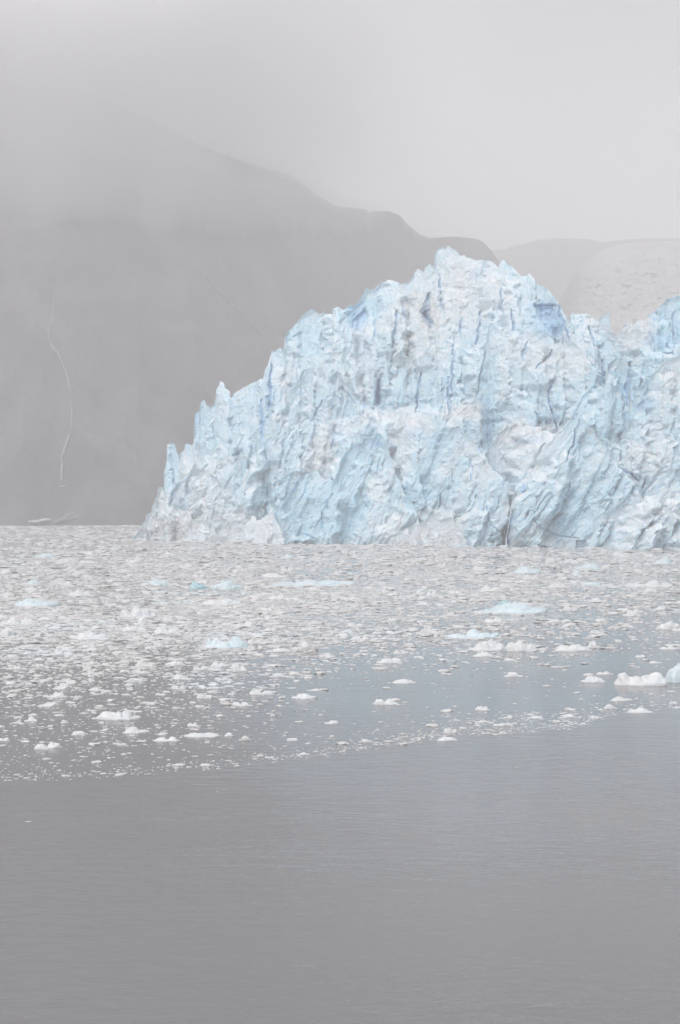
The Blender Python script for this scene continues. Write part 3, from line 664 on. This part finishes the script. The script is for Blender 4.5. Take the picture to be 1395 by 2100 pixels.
def fog():
    px = np.linspace(-1700, 3200, 190); n = len(px); k = 34; V = []
    for i, p in enumerate(px):
        f = float(np.clip((1120-p)/740., 0.0, 1))**1.6; x = (p-CX)/F*1150
        pc = min(p, 1010.); sh = float(np.interp(pc, M1[0], M1[1])); bk = float(np.interp(pc, M1[0], M1[2])); zr = (HY-float(profile(M1R, pc)))/F*bk+CH
        base = lambda z: sh+(bk-sh)*z/zr if z < zr else bk+(1350-bk)*(z-zr)/(470-zr)
        zb = 84+20*float(fbm(np.array(x/120), np.array(0.), 3, 61))
        loop = []
        ts = np.linspace(0, 1.36, 17)
        for t in ts:   # the front: from its lower lip, inside the slope, upward and towards the viewer
            z = zb+282*t; nn = .5+.5*float(fbm(np.array(x/110), np.array(t*4), 3, 62))
            loop.append((base(z)+30-f*(340+50*nn)*min(t, .85)**2.4, z))
        for t in ts[::-1]:
            z = zb+282*t; loop.append((base(z)+34, z))
        for (y, z) in loop: V.append((x*(y/1150), y, z))
    Q = list(grid_quads(n, k, wrap=True))
    me = bpy.data.meshes.new('fog_bank')
    faces = [tuple(int(a) for a in q) for q in Q]+[tuple(range(k))[::-1], tuple(range((n-1)*k, n*k))]
    me.from_pydata(V, [], faces); me.update()
    import bmesh
    bm = bmesh.new(); bm.from_mesh(me); bmesh.ops.recalc_face_normals(bm, faces=bm.faces); bm.to_mesh(me); bm.free()
    o = link('fog_bank', me, volume('fog', .028, (.972, .969, .975), .1)); tag(o, kind='stuff')
    o['label'] = 'low cloud hiding the mountain top'
fog()

# ------------------------------------------------------------------ light
w = bpy.data.worlds.new('World'); scene.world = w; w.use_nodes = True
nt = w.node_tree; nt.nodes.clear()
sky = nt.nodes.new('ShaderNodeTexSky'); sky.sky_type = 'NISHITA'; sky.sun_disc = False
SE, SR = R(52), R(205)
sky.sun_elevation = SE; sky.sun_rotation = SR; sky.dust_density = 6; sky.air_density = 1.0; sky.ozone_density = 1.0
hsv = nt.nodes.new('ShaderNodeHueSaturation'); hsv.inputs['Saturation'].default_value = .06
bg = nt.nodes.new('ShaderNodeBackground'); bg.inputs[1].default_value = .137
cd = nt.nodes.new('ShaderNodeTexCoord'); nz = nt.nodes.new('ShaderNodeTexNoise'); nz.inputs['Scale'].default_value = 2.2; nz.inputs['Detail'].default_value = 3
mr = nt.nodes.new('ShaderNodeMapRange'); mr.inputs[3].default_value = .9; mr.inputs[4].default_value = 1.1
mul = nt.nodes.new('ShaderNodeMix'); mul.data_type = 'RGBA'; mul.blend_type = 'MULTIPLY'; mul.inputs[0].default_value = 1
nt.links.new(cd.outputs['Generated'], nz.inputs[0]); nt.links.new(nz.outputs['Fac'], mr.inputs[0])
sx = nt.nodes.new('ShaderNodeSeparateXYZ'); nt.links.new(cd.outputs['Generated'], sx.inputs[0])
m2 = nt.nodes.new('ShaderNodeMapRange'); m2.interpolation_type = 'SMOOTHSTEP'
for i, q in enumerate((.12, .30, 1.36, .80)): m2.inputs[i+1].default_value = q
mu2 = nt.nodes.new('ShaderNodeMix'); mu2.data_type = 'RGBA'; mu2.blend_type = 'MULTIPLY'; mu2.inputs[0].default_value = 1
nt.links.new(sx.outputs[2], m2.inputs[0]); nt.links.new(sky.outputs[0], hsv.inputs['Color']); nt.links.new(hsv.outputs[0], mu2.inputs[6]); nt.links.new(m2.outputs[0], mu2.inputs[7]); nt.links.new(mu2.outputs[2], mul.inputs[6]); nt.links.new(mr.outputs[0], mul.inputs[7])
mu3 = nt.nodes.new('ShaderNodeMix'); mu3.data_type = 'RGBA'; mu3.blend_type = 'MULTIPLY'; mu3.inputs[0].default_value = 1; mu3.inputs[7].default_value = (1.0, .991, 1.008, 1)
nt.links.new(mul.outputs[2], mu3.inputs[6]); nt.links.new(mu3.outputs[2], bg.inputs[0])
out = nt.nodes.new('ShaderNodeOutputWorld'); nt.links.new(bg.outputs[0], out.inputs[0])
sl = bpy.data.lights.new('sun', 'SUN'); sl.energy = .8; sl.angle = R(35); sl.color = (1, .985, .965)
so = bpy.data.objects.new('sun', sl); COL.objects.link(so)
so.rotation_euler = (math.pi/2-SE, 0, math.pi-SR)   # checked against the sky: the sun stands behind the viewer
cam = bpy.data.cameras.new('camera'); co = bpy.data.objects.new('camera', cam); COL.objects.link(co)
co.location = (0, 0, CH); co.rotation_euler = (R(90), 0, 0)
cam.sensor_fit = 'VERTICAL'; cam.sensor_height = 36; cam.lens = 36*F/2100.; cam.shift_y = -20/2100.; cam.clip_start = .5; cam.clip_end = 6000
scene.camera = co
scene.view_settings.view_transform = 'Standard'; scene.view_settings.look = 'None'; scene.view_settings.exposure = 0.52; scene.view_settings.gamma = 1
c = scene.cycles
c.max_bounces = 12; c.diffuse_bounces = 4; c.glossy_bounces = 3; c.volume_bounces = 10; c.use_denoising = True; c.use_adaptive_sampling = True; c.adaptive_threshold = .02
